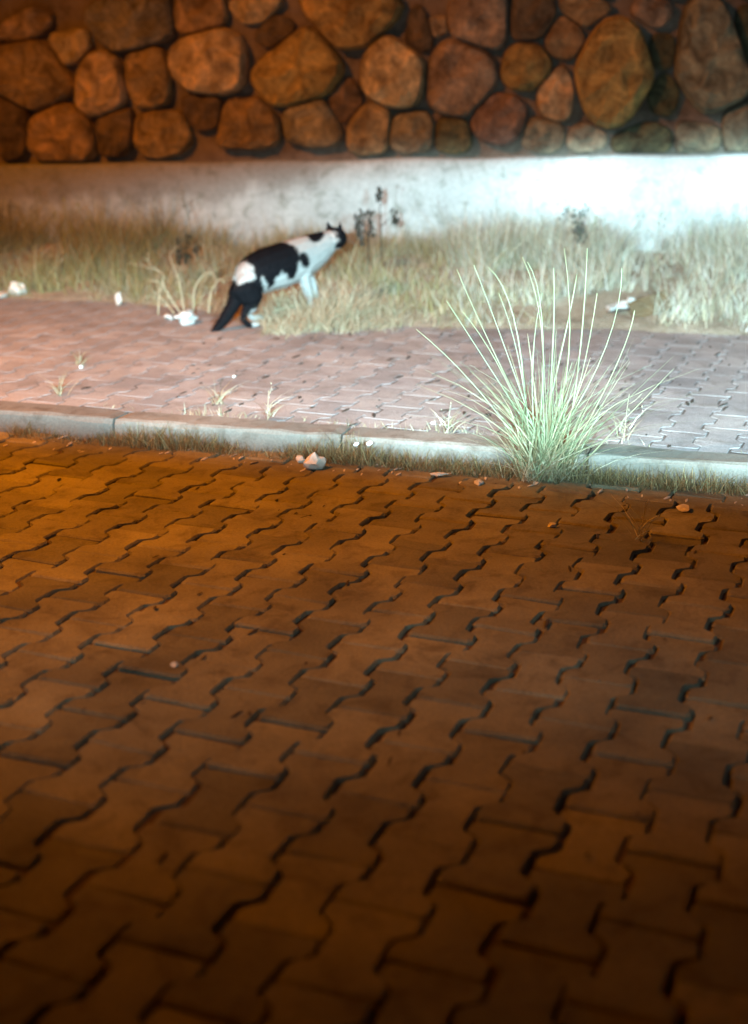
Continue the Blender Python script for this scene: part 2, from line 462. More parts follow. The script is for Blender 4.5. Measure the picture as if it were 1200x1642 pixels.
TAN, OCH, GRY, PNK, PALE, DRK, MOSS = (0.36, 0.26, 0.16), (0.42, 0.30, 0.12), (0.33, 0.30, 0.25), (0.34, 0.25, 0.22), (0.56, 0.44, 0.30), (0.16, 0.12, 0.09), (0.13, 0.13, 0.08)
S = [  # px, py, width, height, tilt deg, colour, bulge
 (38, 42, 95, 34, 22, PALE, 1), (107, 76, 62, 42, 15, PALE, 1.2), (52, 122, 135, 92, 3, TAN, .8), (158, 142, 66, 96, -28, PALE, 1.2),
 (215, 38, 120, 78, 12, GRY, .8), (236, 122, 56, 88, 0, TAN, .8), (336, 98, 108, 92, -5, PALE, 1), (318, 24, 80, 50, 10, TAN, .7), (410, 14, 86, 36, 0, PALE, .8),
 (478, 108, 150, 108, 3, OCH, 1), (560, 26, 165, 82, -4, OCH, 1), (632, 114, 82, 104, 0, PALE, 1.3), (95, 216, 98, 76, 0, TAN, .9), (18, 205, 50, 76, 0, DRK, .5),
 (184, 208, 58, 60, 8, DRK, .7), (256, 214, 92, 60, 0, TAN, .6), (392, 198, 106, 62, 0, TAN, .8), (328, 180, 60, 44, 0, DRK, .4), (500, 196, 92, 62, -5, GRY, .6),
 (592, 205, 60, 70, 10, PALE, .9), (702, 42, 26, 26, 0, PALE, .8), (738, 128, 88, 126, 0, PNK, .7), (768, 32, 92, 86, 10, PNK, .8), (846, 108, 66, 62, 0, OCH, 1.2),
 (800, 190, 90, 62, 0, PNK, .7), (892, 150, 44, 92, -6, PALE, .8), (995, 112, 108, 172, -2, OCH, 1.5), (1046, 18, 50, 44, 0, PNK, .9), (1146, 88, 104, 196, 0, GRY, 1.4),
 (852, 28, 70, 60, 0, DRK, .6), (938, 14, 70, 44, 0, TAN, .7), (660, 212, 62, 52, 0, GRY, .8), (1196, 205, 56, 80, 0, GRY, .9), (1064, 150, 40, 60, 0, MOSS, .2),
 (726, 214, 50, 50, 0, MOSS, .6), (872, 215, 66, 44, 0, GRY, .5), (940, 222, 60, 34, 0, GRY, .5), (1030, 222, 88, 40, 0, MOSS, .6), (1118, 220, 60, 44, 0, GRY, .6),
 (440, 52, 60, 40, 0, DRK, .3), (550, 165, 44, 60, 12, DRK, .1), (672, 52, 40, 70, 0, DRK, .2), (1062, 84, 36, 50, 0, MOSS, .2), (905, 62, 50, 60, 0, TAN, .6), (1206, 60, 44, 90, 0, MOSS, .5)]
stones = []
for (px, py, w, h, tl, c, b) in S:
    a, z = wall_az(px, py); a2, _ = wall_az(px + w / 2, py); _, z2 = wall_az(px, py - h / 2)
    stones.append([a, z, (a2 - a), (z2 - z), math.radians(tl), c, b])
amin = min(s[0] for s in stones) - .25; amax = max(s[0] for s in stones) + .22; zmaxp = max(s[1] + s[3] for s in stones)
# the rest of the wall carries on in the same masonry
zc = 0.84; row = 0
while zc < WTOP + 0.1:
    a = -6.1 + random.uniform(0, .3)
    hh = random.uniform(.14, .24)
    while a < 6.2:
        w = random.uniform(.13, .34); h = hh * random.uniform(.75, 1.2)
        zz = zc + random.uniform(-.03, .03)
        if not (amin < a + w / 2 < amax and zz < zmaxp + .04):
            stones.append([a + w / 2, zz, w / 2, h / 2, random.uniform(-.3, .3), random.choice((TAN, OCH, GRY, PNK, PALE, TAN, GRY, DRK)), random.uniform(.6, 1.2)])
        a += w + .01
    zc += hh + .01; row += 1

def stone_mesh(k, s):
    a0, z0, rx, rz, tl, c, b = s
    NS = 26
    out = []
    ct, st = math.cos(tl), math.sin(tl)
    for q in range(NS):
        th = 2 * math.pi * q / NS
        cx, cz = math.cos(th), math.sin(th)
        e = (2.2, 3.2, 4.2)[k % 3]
        r = 1.0 / ((abs(cx) / rx) ** e + (abs(cz) / rz) ** e) ** (1 / e)
        x, zz = r * cx, r * cz
        x, zz = x * ct - zz * st, x * st + zz * ct
        r = math.hypot(x, zz) * 1.40; dx, dz = x / math.hypot(x, zz), zz / math.hypot(x, zz)
        r *= 1 + 0.26 * noise.noise(Vector((k * 3.1 + dx * 2.4, dz * 2.4, k)))
        for m, o in enumerate(stones):                # stay on this side of the boundary with each neighbour
            if m == k: continue
            ox, oz = o[0] - a0, o[1] - z0; d = math.hypot(ox, oz)
            if d > .9 or d < 1e-4: continue
            ux, uz = ox / d, oz / d
            mine = 1 / math.sqrt((ux / rx) ** 2 + (uz / rz) ** 2); his = 1 / math.sqrt((ux / o[2]) ** 2 + (uz / o[3]) ** 2)
            lim = d * mine / (mine + his) - 0.0015
            pr = dx * ux + dz * uz
            if pr > 0.05: r = min(r, max(lim, .006) / pr)
        out.append((dx * r, dz * r))
    # round the corners left by the cuts
    for _ in range(1):
        out = [((out[i - 1][0] + 2 * out[i][0] + out[(i + 1) % NS][0]) / 4, (out[i - 1][1] + 2 * out[i][1] + out[(i + 1) % NS][1]) / 4) for i in range(NS)]
    zlow = plinth_top(a0) + 0.012
    out = [(x, max(z, zlow - z0)) for x, z in out]
    size = min(rx, rz)
    vs, fs = [], []
    rings = [(1.0, -0.20), (1.0, -0.055), (0.98, -0.015), (0.90, 0.014), (0.66, 0.030), (0.32, 0.036)]
    for (f, o) in rings:
        for (x, z) in out:
            oo = (o + 0.055) * (0.6 + b * 0.7) * min(1.3, size / .11) - 0.055 if o > -0.1 else o
            oo += 0.042 * noise.noise(Vector((a0 * 9 + x * f * 11, z0 * 9 + z * f * 11, k))) if o > -0.05 else 0
            vs.append(wall_pt(x * f, z * f, oo))
    n0 = len(vs); vs.append(wall_pt(0, 0, (0.100) * (0.6 + b * .7) * min(1.3, size / .11) - .055 + .01 * noise.noise(Vector((k, 1, 1)))))
    R = len(rings)
    for r_ in range(R - 1):
        for q in range(NS):
            q2 = (q + 1) % NS
            fs.append((r_ * NS + q, r_ * NS + q2, (r_ + 1) * NS + q2, (r_ + 1) * NS + q))
    for q in range(NS): fs.append(((R - 1) * NS + q, (R - 1) * NS + (q + 1) % NS, n0))
    return vs, fs
for k, s in enumerate(stones):
    if s[1] > WTOP + .05: continue
    vs, fs = stone_mesh(k, s)
    o = from_py('stone', vs, fs, M_STONE, wall, False)
    o.location = wall_pt(s[0], s[1], 0)
    j = random.uniform(.75, 1.25)
    o.color = (s[5][0] * j, s[5][1] * j * random.uniform(.95, 1.05), s[5][2] * j * .9, 1)

# ---------------------------------------------------------------- blades of grass and stems
def ribbons(name, base, az, lean, bend, h, w, col, parent=None, seg=4, tipw=0.15, droop=0.45, label=None):
    base = np.asarray(base, float); n = len(base)
    az, lean, bend, h, w = [np.broadcast_to(np.asarray(v, float), (n,)) for v in (az, lean, bend, h, w)]
    col = np.broadcast_to(np.asarray(col, float), (n, 3))
    face = rng.uniform(0, math.pi, n)
    s = np.linspace(0, 1, seg + 1)
    hor = lean[:, None] * s + bend[:, None] * s ** 2
    P = np.zeros((n, seg + 1, 3))
    P[:, :, 0] = base[:, None, 0] + h[:, None] * hor * np.cos(az)[:, None]
    P[:, :, 1] = base[:, None, 1] + h[:, None] * hor * np.sin(az)[:, None]
    P[:, :, 2] = base[:, None, 2] + h[:, None] * (s[None, :] * np.sqrt(np.clip(1 - lean ** 2 * .5, .1, 1))[:, None] - droop * np.abs(bend)[:, None] * s[None, :] ** 2)
    wid = (w[:, None] * (1 - (1 - tipw) * s ** 1.5)) * 0.5
    off = np.stack([np.cos(face)[:, None] * wid, np.sin(face)[:, None] * wid, np.zeros_like(wid)], -1)
    V = np.stack([P - off, P + off], 2).reshape(-1, 3)
    k = np.arange(n)[:, None] * (seg + 1) * 2 + np.arange(seg)[None, :] * 2
    Fc = np.stack([k, k + 1, k + 3, k + 2], -1).reshape(-1, 4)
    me = bpy.data.meshes.new(name)
    me.vertices.add(len(V)); me.vertices.foreach_set('co', V.ravel().astype('f4'))
    me.loops.add(Fc.size); me.loops.foreach_set('vertex_index', Fc.ravel().astype('i4'))
    me.polygons.add(len(Fc)); me.polygons.foreach_set('loop_start', np.arange(0, Fc.size, 4, dtype='i4'))
    me.polygons.foreach_set('loop_total', np.full(len(Fc), 4, dtype='i4'))
    me.update(); me.validate()
    ca = me.attributes.new('col', 'FLOAT_COLOR', 'POINT')
    C4 = np.ones((n, (seg + 1) * 2, 4)); C4[:, :, :3] = col[:, None, :]
    ca.data.foreach_set('color', C4.ravel().astype('f4'))
    return mesh_obj(name, me, M_PLANT, parent)

def tube(name, path, r0, r1, col, parent, sides=5, origin=Vector((0, 0, 0)), flat=1.0):
    pts = [Vector(p) - origin for p in path]
    vs, fs = [], []
    for i, p in enumerate(pts):
        d = (pts[min(i + 1, len(pts) - 1)] - pts[max(i - 1, 0)]).normalized()
        a = d.cross(Vector((0, 0, 1)));  a = a.normalized() if a.length > 1e-3 else Vector((1, 0, 0))
        b = d.cross(a).normalized(); r = r0 + (r1 - r0) * i / (len(pts) - 1)
        for k in range(sides):
            th = 2 * math.pi * k / sides
            vs.append(p + a * math.cos(th) * r + b * math.sin(th) * r * flat)
    for i in range(len(pts) - 1):
        for k in range(sides):
            k2 = (k + 1) % sides
            fs.append((i * sides + k, i * sides + k2, (i + 1) * sides + k2, (i + 1) * sides + k))
    fs.append(tuple(range(sides))[::-1]); fs.append(tuple((len(pts) - 1) * sides + k for k in range(sides)))
    o = from_py(name, vs, fs, M_PLANT, parent, True)
    ca = o.data.attributes.new('col', 'FLOAT_COLOR', 'POINT')
    for i, dd in enumerate(ca.data):
        j = 1 + 0.18 * noise.noise(Vector((i * .37, r0 * 999, 0))); dd.color = (col[0] * j, col[1] * j, col[2] * j, 1)
    return o
def bez(a, b, c, n=8):
    return [a * (1 - s) ** 2 + b * 2 * s * (1 - s) + c * s ** 2 for s in (k / n for k in range(n + 1))]
def palette(n, cols, jitter=0.15):
    cols = np.array(cols); c = cols[rng.integers(0, len(cols), n)]
    return np.clip(c * (1 + rng.normal(0, jitter, (n, 1))), 0.01, 0.95)

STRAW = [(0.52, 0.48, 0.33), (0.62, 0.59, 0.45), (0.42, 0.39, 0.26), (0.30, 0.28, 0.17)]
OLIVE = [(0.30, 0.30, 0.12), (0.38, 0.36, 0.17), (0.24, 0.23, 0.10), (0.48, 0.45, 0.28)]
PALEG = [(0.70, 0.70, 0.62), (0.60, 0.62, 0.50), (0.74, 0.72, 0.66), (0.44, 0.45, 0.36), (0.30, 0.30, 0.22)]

# dry grass standing along the foot of the plinth
def strip(name, label, x0, x1, n, cols, hr, back=(0.0, 1.0), wr=(.002, .0045), density=None, cat='grass'):
    B = []; Hh = []
    while len(B) < n:
        x = random.uniform(x0, x1); f = random.uniform(*back)
        yw = wall_y(x) - 0.07; y0 = (edge_n(nt_of((x, 6.5))[1]) + 0.02 - x * N.x) / N.y
        y = y0 + (yw - y0) * f
        cl = .7 * noise.noise(Vector((x * 2.3, y * 3.0, 7))) + .55 * noise.noise(Vector((x * 8, y * 8, 3)))
        if density and random.random() > density(x, f, cl): continue
        if any(math.hypot(x - q[0], y - q[1]) < q[2] or (abs(x - q[0] * y / q[1]) < q[2] and 0 < q[1] - y < .5) for q in NOGRASS): continue
        B.append((x, y, bank_z(x, y) - 0.005)); Hh.append(random.uniform(*hr) * (0.45 + 0.9 * (cl + .5)) * (0.5 + 0.5 * f) * (1.7 if random.random() < .035 else 1))
    n = len(B)
    o = ribbons(name, B, rng.uniform(0, 2 * math.pi, n), rng.uniform(0, .6, n), rng.uniform(-.1, .8, n), Hh, rng.uniform(*wr, n), palette(n, cols, .22))
    return tag(o, label, cat, None, 'stuff')
NOGRASS = [(1.20, 6.45, .16), (0.98, 6.4, .12)]
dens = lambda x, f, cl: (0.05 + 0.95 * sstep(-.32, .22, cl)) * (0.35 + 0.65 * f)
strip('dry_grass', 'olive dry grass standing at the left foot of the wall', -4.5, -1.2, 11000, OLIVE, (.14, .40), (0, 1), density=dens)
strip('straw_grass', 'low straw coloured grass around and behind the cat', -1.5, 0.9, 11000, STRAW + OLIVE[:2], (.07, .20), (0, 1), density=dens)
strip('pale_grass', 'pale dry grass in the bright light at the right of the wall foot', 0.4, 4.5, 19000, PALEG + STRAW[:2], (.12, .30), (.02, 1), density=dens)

# short fallen straw lying on the bank
def litter_straw(name, label, x0, x1, n, cols, nrange=(0.0, .7), lr=(.04, .16)):
    B = []
    for _ in range(n):
        x = random.uniform(x0, x1); t_ = nt_of((x, 6.3))[1]
        y = (edge_n(t_) + random.uniform(*nrange) - x * N.x) / N.y
        z = max(bank_z(x, y), WALK_Z); B.append((x, y, z + random.uniform(.002, .02)))
    o = ribbons(name, B, rng.uniform(0, 2 * math.pi, n), 1.0, rng.uniform(-.2, .3, n), rng.uniform(*lr, n), rng.uniform(.0015, .004, n), palette(n, cols), seg=3, droop=0.3)
    for k in range(0, len(o.data.vertices)):
        pass
    co = np.empty(len(o.data.vertices) * 3, 'f4'); o.data.vertices.foreach_get('co', co); co = co.reshape(-1, 3)
    bz = np.repeat(np.array([b[2] for b in B]), 8); co[:, 2] = bz + (co[:, 2] - bz) * rng.uniform(0.0, .5, n).repeat(8)
    o.data.vertices.foreach_set('co', co.ravel()); o.data.update()
    return tag(o, label, 'straw', None, 'stuff')
litter_straw('fallen_straw', 'broken straw scattered over the soil edge below the cat', -2.6, 3.2, 3600, STRAW + OLIVE[:1], (-.12, .9), (.03, .22))
B_ = []
for _ in range(2600):
    x = random.uniform(-.50, .12); y = random.uniform(5.90, 6.26) + random.gauss(0, .04) + .30 * (x + .3)
    if noise.noise(Vector((x * 9, y * 9, 5))) + .5 * noise.noise(Vector((x * 24, y * 24, 5))) < random.uniform(-.35, .15): continue
    B_.append((x, y, bank_z(x, y) - .003 if nt_of((x, y))[0] - edge_n(nt_of((x, y))[1]) > -.03 else WALK_Z))
nb = len(B_)
tag(ribbons('straw_tuft', B_, rng.uniform(0, 6.28, nb), rng.uniform(.2, .9, nb), rng.uniform(-.1, .8, nb), rng.uniform(.05, .12, nb) * np.array([1 + 1.0 * math.exp(-((b[0] + .20) / .17) ** 2) for b in B_]) * np.array([.35 + .75 * sstep(-.32, .02, b[1] - 6.12 - .3 * (b[0] + .3)) for b in B_]), rng.uniform(.002, .005, nb), palette(nb, [(0.50, 0.43, 0.30), (0.60, 0.54, 0.40), (0.40, 0.34, 0.22)])),
    'short straw tufts hiding the front paws of the cat', 'straw', None, 'stuff')
litter_straw('straw_heap', 'pale straw heaped in front of the front paws of the cat', -.62, .12, 520, [(0.58, .52, .36), (.5, .44, .28)], (.02, .34), (.08, .26))

# dry weeds in the joint along the kerb
def kerb_weeds(name, label, n, t0, t1, n0, n1, z, cols, hr, thr=0.0, wr=(.0015, .0035)):
    B, Hh = [], []
    while len(B) < n:
        t_ = random.uniform(t0, t1); cl = noise.noise(Vector((t_ * 2.6, n0 * 3, 1.0)))
        if cl < thr - random.uniform(0, .45): continue
        p = from_nt(random.uniform(n0, n1), t_, z); B.append(p[:]); Hh.append(random.uniform(*hr) * (.8 + cl))
    n = len(B)
    o = ribbons(name, B, rng.uniform(0, 2 * math.pi, n), rng.uniform(0, .6, n), rng.uniform(-.1, .6, n), Hh, rng.uniform(*wr, n), palette(n, cols, .25))
    return tag(o, label, 'weeds', None, 'stuff')
BROWN = [(0.20, 0.15, 0.07), (0.30, 0.24, 0.12), (0.15, 0.12, 0.05), (0.34, 0.30, 0.16)]
kerb_weeds('kerb_weed', 'brown dry weeds growing in the joint at the foot of the kerb', 12000, -2.4, 2.6, 3.755, 3.838, -0.01, BROWN, (.02, .10), thr=-.12)
kerb_weeds('joint_weed', 'thin dry weeds in the gap behind the kerb', 700, -2.2, 2.4, 3.966, 4.02, WALK_Z - .01, STRAW, (.01, .05), thr=.18)

# ---------------------------------------------------------------- big green grass clump rooted at the kerb
CB = Vector((0.505, 3.80, 0.0))
clump = empty('grass_clump', CB, 'tall pale green grass clump fanning up from the kerb', 'plant')
MINT = (0.29, 0.31, 0.19); MINTD = (0.18, 0.22, 0.12)
major = [((790, 560), (733, 432)), ((812, 560), (760, 425)), ((828, 545), (783, 428)), ((862, 560), (838, 412)), ((868, 540), (846, 420)), ((880, 590), (888, 430)), ((905, 600), (905, 398)),
         ((930, 590), (942, 398)), ((958, 590), (998, 430)), ((975, 600), (1018, 498)), ((790, 600), (716, 482)), ((772, 640), (668, 528)), ((925, 640), (958, 470)),
         ((840, 600), (800, 470)), ((855, 600), (870, 470)), ((808, 610), (742, 500)), ((900, 560), (925, 440))]
for k, (mid, tip) in enumerate(major):
    dy = random.uniform(-.10, .16)
    b0 = CB + Vector((random.uniform(-.05, .06), random.uniform(-.02, .02), 0.0))
    pt = at_y(tip[0], tip[1], CB.y + dy); pm = at_y(mid[0], mid[1], CB.y + dy * .5)
    ctrl = pm * 2 - (b0 + pt) * 0.5
    ctrl = ctrl + Vector((random.gauss(0, .02), 0, random.gauss(0, .012)))
    tube('blade', bez(b0, ctrl, pt, 10), .0046, .0018, (0.33, 0.37, 0.23) if k % 3 else (.33, .34, .20), clump, 4, CB, .55)
n = 480
az = rng.uniform(0, 2 * math.pi, n); hh = rng.uniform(.10, .46, n)
bx = np.stack([rng.normal(0, .035, n), rng.normal(0, .018, n), np.zeros(n)], 1)
leanv = np.abs(rng.normal(.28, .25, n))
ribbons('foliage', bx, az, leanv, rng.uniform(-.1, .8, n), hh, rng.uniform(.0016, .0058, n), palette(n, [MINT, MINTD, (.27, .34, .20), (.36, .37, .22), (.42, .38, .24)], .15), clump, 5)['kind'] = 'stuff'
n = 230
ribbons('dry_leaves', np.stack([rng.normal(0, .05, n), rng.normal(-.01, .02, n), np.zeros(n)], 1), rng.uniform(0, 2 * math.pi, n), rng.uniform(.2, 1.0, n), rng.uniform(0, .9, n),
        rng.uniform(.05, .25, n), rng.uniform(.002, .004, n), palette(n, STRAW, .2), clump, 4)['kind'] = 'stuff'

# ---------------------------------------------------------------- single weeds
def seed_weed(px, py, h, label, lean=0.0, y=None, col=(0.13, 0.12, 0.08), heads=10, branches=3, r=.0022, group=None, headsize=.010):
    p = at_y(px, py, y) if y else on_z(px, py, 0.15)
    z = max(bank_z(p.x, p.y), WALK_Z) if nt_of(p)[0] > 5.6 else (WALK_Z if nt_of(p)[0] > KN1 else 0)
    base = Vector((p.x, p.y, z - .004))
    w = empty('dry_weed', base, label, 'weed', group)
    top = base + Vector((lean * h, random.uniform(-.05, .05), h))
    main = bez(base, base + Vector((lean * h * .2, 0, h * .55)), top, 8)
    tube('stem', main, r, r * .5, col, w, 4, base)
    hb = bmesh.new()
    tips = [top]
    for b in range(branches):
        i = random.randint(4, 7); s0 = main[i]
        tip = s0 + Vector((random.uniform(-.16, .16) * h * 1.5, random.uniform(-.04, .04), random.uniform(.10, .3) * h))
        tube('branch', bez(s0, s0 + (tip - s0) * .5 + Vector((0, 0, -.01)), tip, 4), r * .6, r * .35, col, w, 4, base); tips.append(tip)
    for tp in tips:
        for q in range(heads):
            c = tp + Vector((random.gauss(0, headsize * .55), random.gauss(0, headsize * .5), random.uniform(-.06, .012)))
            bmesh.ops.create_icosphere(hb, subdivisions=1, radius=random.uniform(.35, .8) * headsize * .7, matrix=Matrix.Translation(c - base) @ Matrix.Diagonal((.7, .7, 1.5, 1)))
    o = bm_obj('seedhead', hb, M_PLANT, w)
    o['kind'] = 'stuff'
    ca = o.data.attributes.new('col', 'FLOAT_COLOR', 'POINT')
    for d in ca.data: d.color = (*[c * random.uniform(.8, 1.2) for c in col], 1)
    nl = 14
    ribbons('leaf', np.stack([rng.normal(0, .012, nl), rng.normal(0, .01, nl), rng.uniform(0, h * .3, nl)], 1), rng.uniform(0, 6.28, nl), .5, .5, rng.uniform(.04, .12, nl), .004, palette(nl, STRAW), w, 3)['kind'] = 'stuff'
    return w
seed_weed(612, 400, .40, 'tall dark dry weed with a narrow seedhead right of the cat head', -.03, 7.15, col=(.04, .04, .03), headsize=.022, branches=1, heads=16, r=.004)
seed_weed(590, 408, .32, 'dark bushy dry weed standing directly beside the cat head', .04, 6.95, col=(.05, .05, .04), branches=6, heads=16, headsize=.018, r=.004)
seed_weed(634, 400, .42, 'thin straight grey stalk against the bright plinth', .02, 7.2, col=(.25, .24, .2), branches=0, heads=3)
seed_weed(720, 425, .38, 'thin stalk curving left in front of the bright plinth', -.16, 7.0, col=(.28, .28, .24), branches=1, heads=4)
seed_weed(775, 400, .26, 'slender forked stalk leaning right before the bright plinth', .15, 7.3, col=(.34, .34, .28), branches=2, heads=3)
seed_weed(918, 415, .32, 'dense grey branched weed behind the tall green clump', 0, 6.9, col=(.10, .10, .08), branches=8, heads=14, headsize=.016)
seed_weed(945, 420, .28, 'smaller grey weed just right of the dense branched weed', .08, 6.95, col=(.28, .28, .2), branches=4, heads=8)
seed_weed(1052, 425, .34, 'branched dry weed near the right of the bright plinth', .03, 6.8, col=(.36, .36, .28), branches=4, heads=6)
seed_weed(1100, 420, .30, 'dry weed with loose heads at the right edge of the grass', .06, 6.9, col=(.4, .4, .3), branches=4, heads=6)
seed_weed(1168, 420, .34, 'rightmost thin dry weed in front of the blown out wall', .05, 6.9, col=(.34, .34, .28), branches=2, heads=5)
seed_weed(305, 425, .26, 'dark seedheaded weed left of the cat and behind the bent stems', -.05, 7.1, col=(.05, .05, .03), branches=5, heads=14, headsize=.017)
seed_weed(320, 420, .42, 'leaning dark stalk above the seedheaded weed at left', -.18, 7.3, col=(.16, .15, .1), branches=1, heads=5)
seed_weed(262, 425, .38, 'faint dark stalk in front of the dim left plinth', -.08, 7.5, col=(.12, .12, .08), branches=1, heads=5)
seed_weed(200, 432, .24, 'short dark weed low on the dim left plinth', 0, 7.2, col=(.16, .15, .09), branches=3, heads=8)
seed_weed(70, 430, .46, 'tall olive weed at the far left foot of the wall', -.06, 7.5, col=(.20, .19, .07), branches=3, heads=10)
seed_weed(105, 440, .40, 'yellow green weed beside the tall olive weed', .05, 7.4, col=(.36, .34, .10), branches=3, heads=10)
seed_weed(25, 440, .40, 'leftmost dark weed against the wall foot', .0, 7.4, col=(.12, .10, .04), branches=4, heads=10)
for (x_, y_, h_, c_, lb) in ((430, 690, .10, (.6, .52, .38), 'short pale stalk in the kerb joint below the cat'), (560, 712, .12, (.10, .09, .07), 'dark stalk in the kerb joint left of the two white chips'),
                       (130, 600, .07, (.5, .45, .36), 'tiny pale tipped weed on the left sidewalk'), (353, 665, .09, (.09, .08, .06), 'small dark weed standing behind the left kerb'),
                       (1000, 725, .16, (.55, .50, .36), 'pale straw stalk at the kerb right of the green clump'), (718, 712, .10, (.58, .56, .42), 'pale weed at the kerb left of the green clump'),
                       (1028, 850, .13, (.5, .44, .26), 'thin pale stalk rising from the pavers below the right kerb'), (96, 650, .06, (.12, .11, .07), 'small dark weed at the back of the left kerb')):
    p = on_z(x_, y_, 0.03); seed_weed(x_, y_, h_, lb, random.uniform(-.1, .1), p.y, col=c_, branches=1, heads=3, r=.0016, headsize=.005)

# bent pale stems left of the cat
def stems(name, label, base_px, yb, paths, r=.0036, col=(.55, .50, .34)):
    b = at_y(*base_px, yb); b.z = max(bank_z(b.x, b.y), WALK_Z) if nt_of(b)[0] > 5.6 else WALK_Z
    e = empty(name, b, label, 'plant')
    for pth in paths:
        P = [at_y(x, y, yb + d) for x, y, d in pth]
        P[0].z = max(P[0].z, b.z) if len(P) else b.z
        out = []
        for i in range(len(P) - 1):
            p0 = P[max(i - 1, 0)]; p1 = P[i]; p2 = P[i + 1]; p3 = P[min(i + 2, len(P) - 1)]
            for s in (0, .25, .5, .75):
                out.append(.5 * ((2 * p1) + (p2 - p0) * s + (2 * p0 - 5 * p1 + 4 * p2 - p3) * s * s + (3 * p1 - p0 - 3 * p2 + p3) * s ** 3))
        out.append(P[-1])
        tube('stem', out, r, r * .35, col, e, 5, b)
        for q in range(3):
            k = random.randint(3, len(out) - 2); tp = out[k] + Vector((random.gauss(0, .05), random.gauss(0, .03), random.uniform(-.01, .06)))
            tube('twig', [out[k], (out[k] + tp) / 2 + Vector((0, 0, .006)), tp], r * .5, r * .2, col, e, 3, b)
    return e
stems('bent_stems', 'pale bent dead stems arching up left of the cat tail', (295, 505), 6.35,
      [[(296, 505, 0), (291, 470, .02), (286, 445, .03), (274, 415, .05), (273, 404, .06)], [(310, 500, 0), (312, 465, 0), (322, 446, .02), (334, 437, .03), (346, 445, .02), (345, 475, 0)],
       [(292, 505, .02), (264, 462, .05), (262, 440, .06), (240, 424, .05), (238, 405, .06)], [(254, 505, 0), (256, 470, .02), (262, 440, .04), (236, 430, .06)],
       [(335, 502, 0), (338, 470, .03), (352, 448, .04), (362, 455, .03)], [(280, 503, 0), (262, 480, .05), (250, 468, .05)]])
stems('straw_stalk', 'long pale straw stalk lying across the bank under the cat', (440, 498), 6.15,
      [[(436, 500, 0), (480, 488, .10), (530, 484, .18), (600, 452, .5)], [(470, 502, 0), (540, 492, .15), (585, 468, .4)], [(590, 486, .1), (640, 452, .5), (668, 420, .8)]], r=.004)

# ---------------------------------------------------------------- small things lying about
def lump(name, px, py, size, label, cat, mat, z=None, sq=(1, 1, .7), seed=0, rough=.6, group=None, sub=2):
    p = on_z(px, py, 0.0 if z is None else z)
    n_, t_ = nt_of(p)
    zz = 0.0 if n_ < KN0 else (KERB_Z if n_ < KN1 else WALK_Z)
    if z is None and n_ >= KN0: p = on_z(px, py, zz)
    if nt_of(p)[0] > 5.6: zz = max(bank_z(p.x, p.y), WALK_Z); p = on_z(px, py, zz); zz = max(bank_z(p.x, p.y), WALK_Z)
    if z is not None: zz = z
    bm = bmesh.new(); bmesh.ops.create_icosphere(bm, subdivisions=sub, radius=size)
    for v in bm.verts:
        v.co *= 1 + rough * noise.noise(v.co / size * 1.2 + Vector((seed * 7.3, 0, 0)))
        v.co = Vector((v.co.x * sq[0], v.co.y * sq[1], v.co.z * sq[2]))
    zmin = min(v.co.z for v in bm.verts)
    o = bm_obj(name, bm, mat, None, mat is M_WHITE); o.location = (p.x, p.y, zz - zmin * .86); o.rotation_euler.z = random.uniform(0, 6)
    return tag(o, label, cat, group)
lump('stone', 505, 752, .030, 'rounded pale stone on the pavers at the foot of the kerb', 'stone', M_PEB, seed=1, sq=(1.1, 1, .8))
lump('stone', 482, 742, .017, 'smaller pale stone touching the rounded one by the kerb', 'stone', M_PEB, seed=2)
lump('chip', 572, 715, .0085, 'left one of two bright white chips on the kerb edge', 'chip', M_GLINT, seed=3, z=KERB_Z - .006)
lump('chip', 592, 714, .0100, 'right one of two bright white chips on the kerb edge', 'chip', M_GLINT, seed=4, z=KERB_Z - .006)
lump('pebble', 280, 1070, .0085, 'pale pebble lying in a joint of the left middle pavers', 'pebble', M_PEB, seed=5)
lump('pebble', 885, 846, .0100, 'small pale pebble on the pavers below the green clump', 'pebble', M_PEB, seed=6)
lump('pebble', 1095, 818, .016, 'flat pale pebble near the right kerb', 'pebble', M_PEB, seed=7, sq=(1.4, 1, .5))
lump('paper_scrap', 768, 777, .015, 'crumpled light scrap in front of the kerb left of the green clump', 'litter', M_WHITE, seed=8, rough=.8, sq=(1.5, .8, .4))
lump('paper_scrap', 705, 762, .013, 'thin brownish scrap among the kerb weeds', 'litter', M_PEB, seed=9, rough=.8, sq=(1.9, .8, .3))
lump('pebble', 130, 590, .0075, 'tiny bright pebble on the left part of the sidewalk', 'pebble', M_GLINT, seed=10)
lump('pebble', 375, 605, .0065, 'tiny bright pebble on the sidewalk below the cat', 'pebble', M_GLINT, seed=11)
lump('pebble', 695, 680, .0080, 'bright pebble behind the kerb left of the green clump', 'pebble', M_PEB, seed=12)
lump('stone', 26, 462, .050, 'brownish stone at the left end of the grass strip', 'stone', M_PEB, seed=13)
lump('stone', 4, 472, .035, 'flat stone at the left picture edge beside the sidewalk', 'stone', M_PEB, seed=14, sq=(1.4, 1, .4))
lump('stone', 190, 478, .026, 'small upright pale stone at the left edge of the sidewalk', 'stone', M_PEB, seed=15, sq=(.7, .7, 1.3))
lump('crumpled_bag', 298, 520, .040, 'crumpled bright white bag lying at the foot of the bent stems', 'litter', M_WHITE, seed=16, rough=1.6, sq=(1.2, .8, .6), sub=3)
lump('paper_scrap', 270, 512, .026, 'small white scrap left of the crumpled bag', 'litter', M_WHITE, seed=17, rough=.9, sq=(1.4, .8, .5))
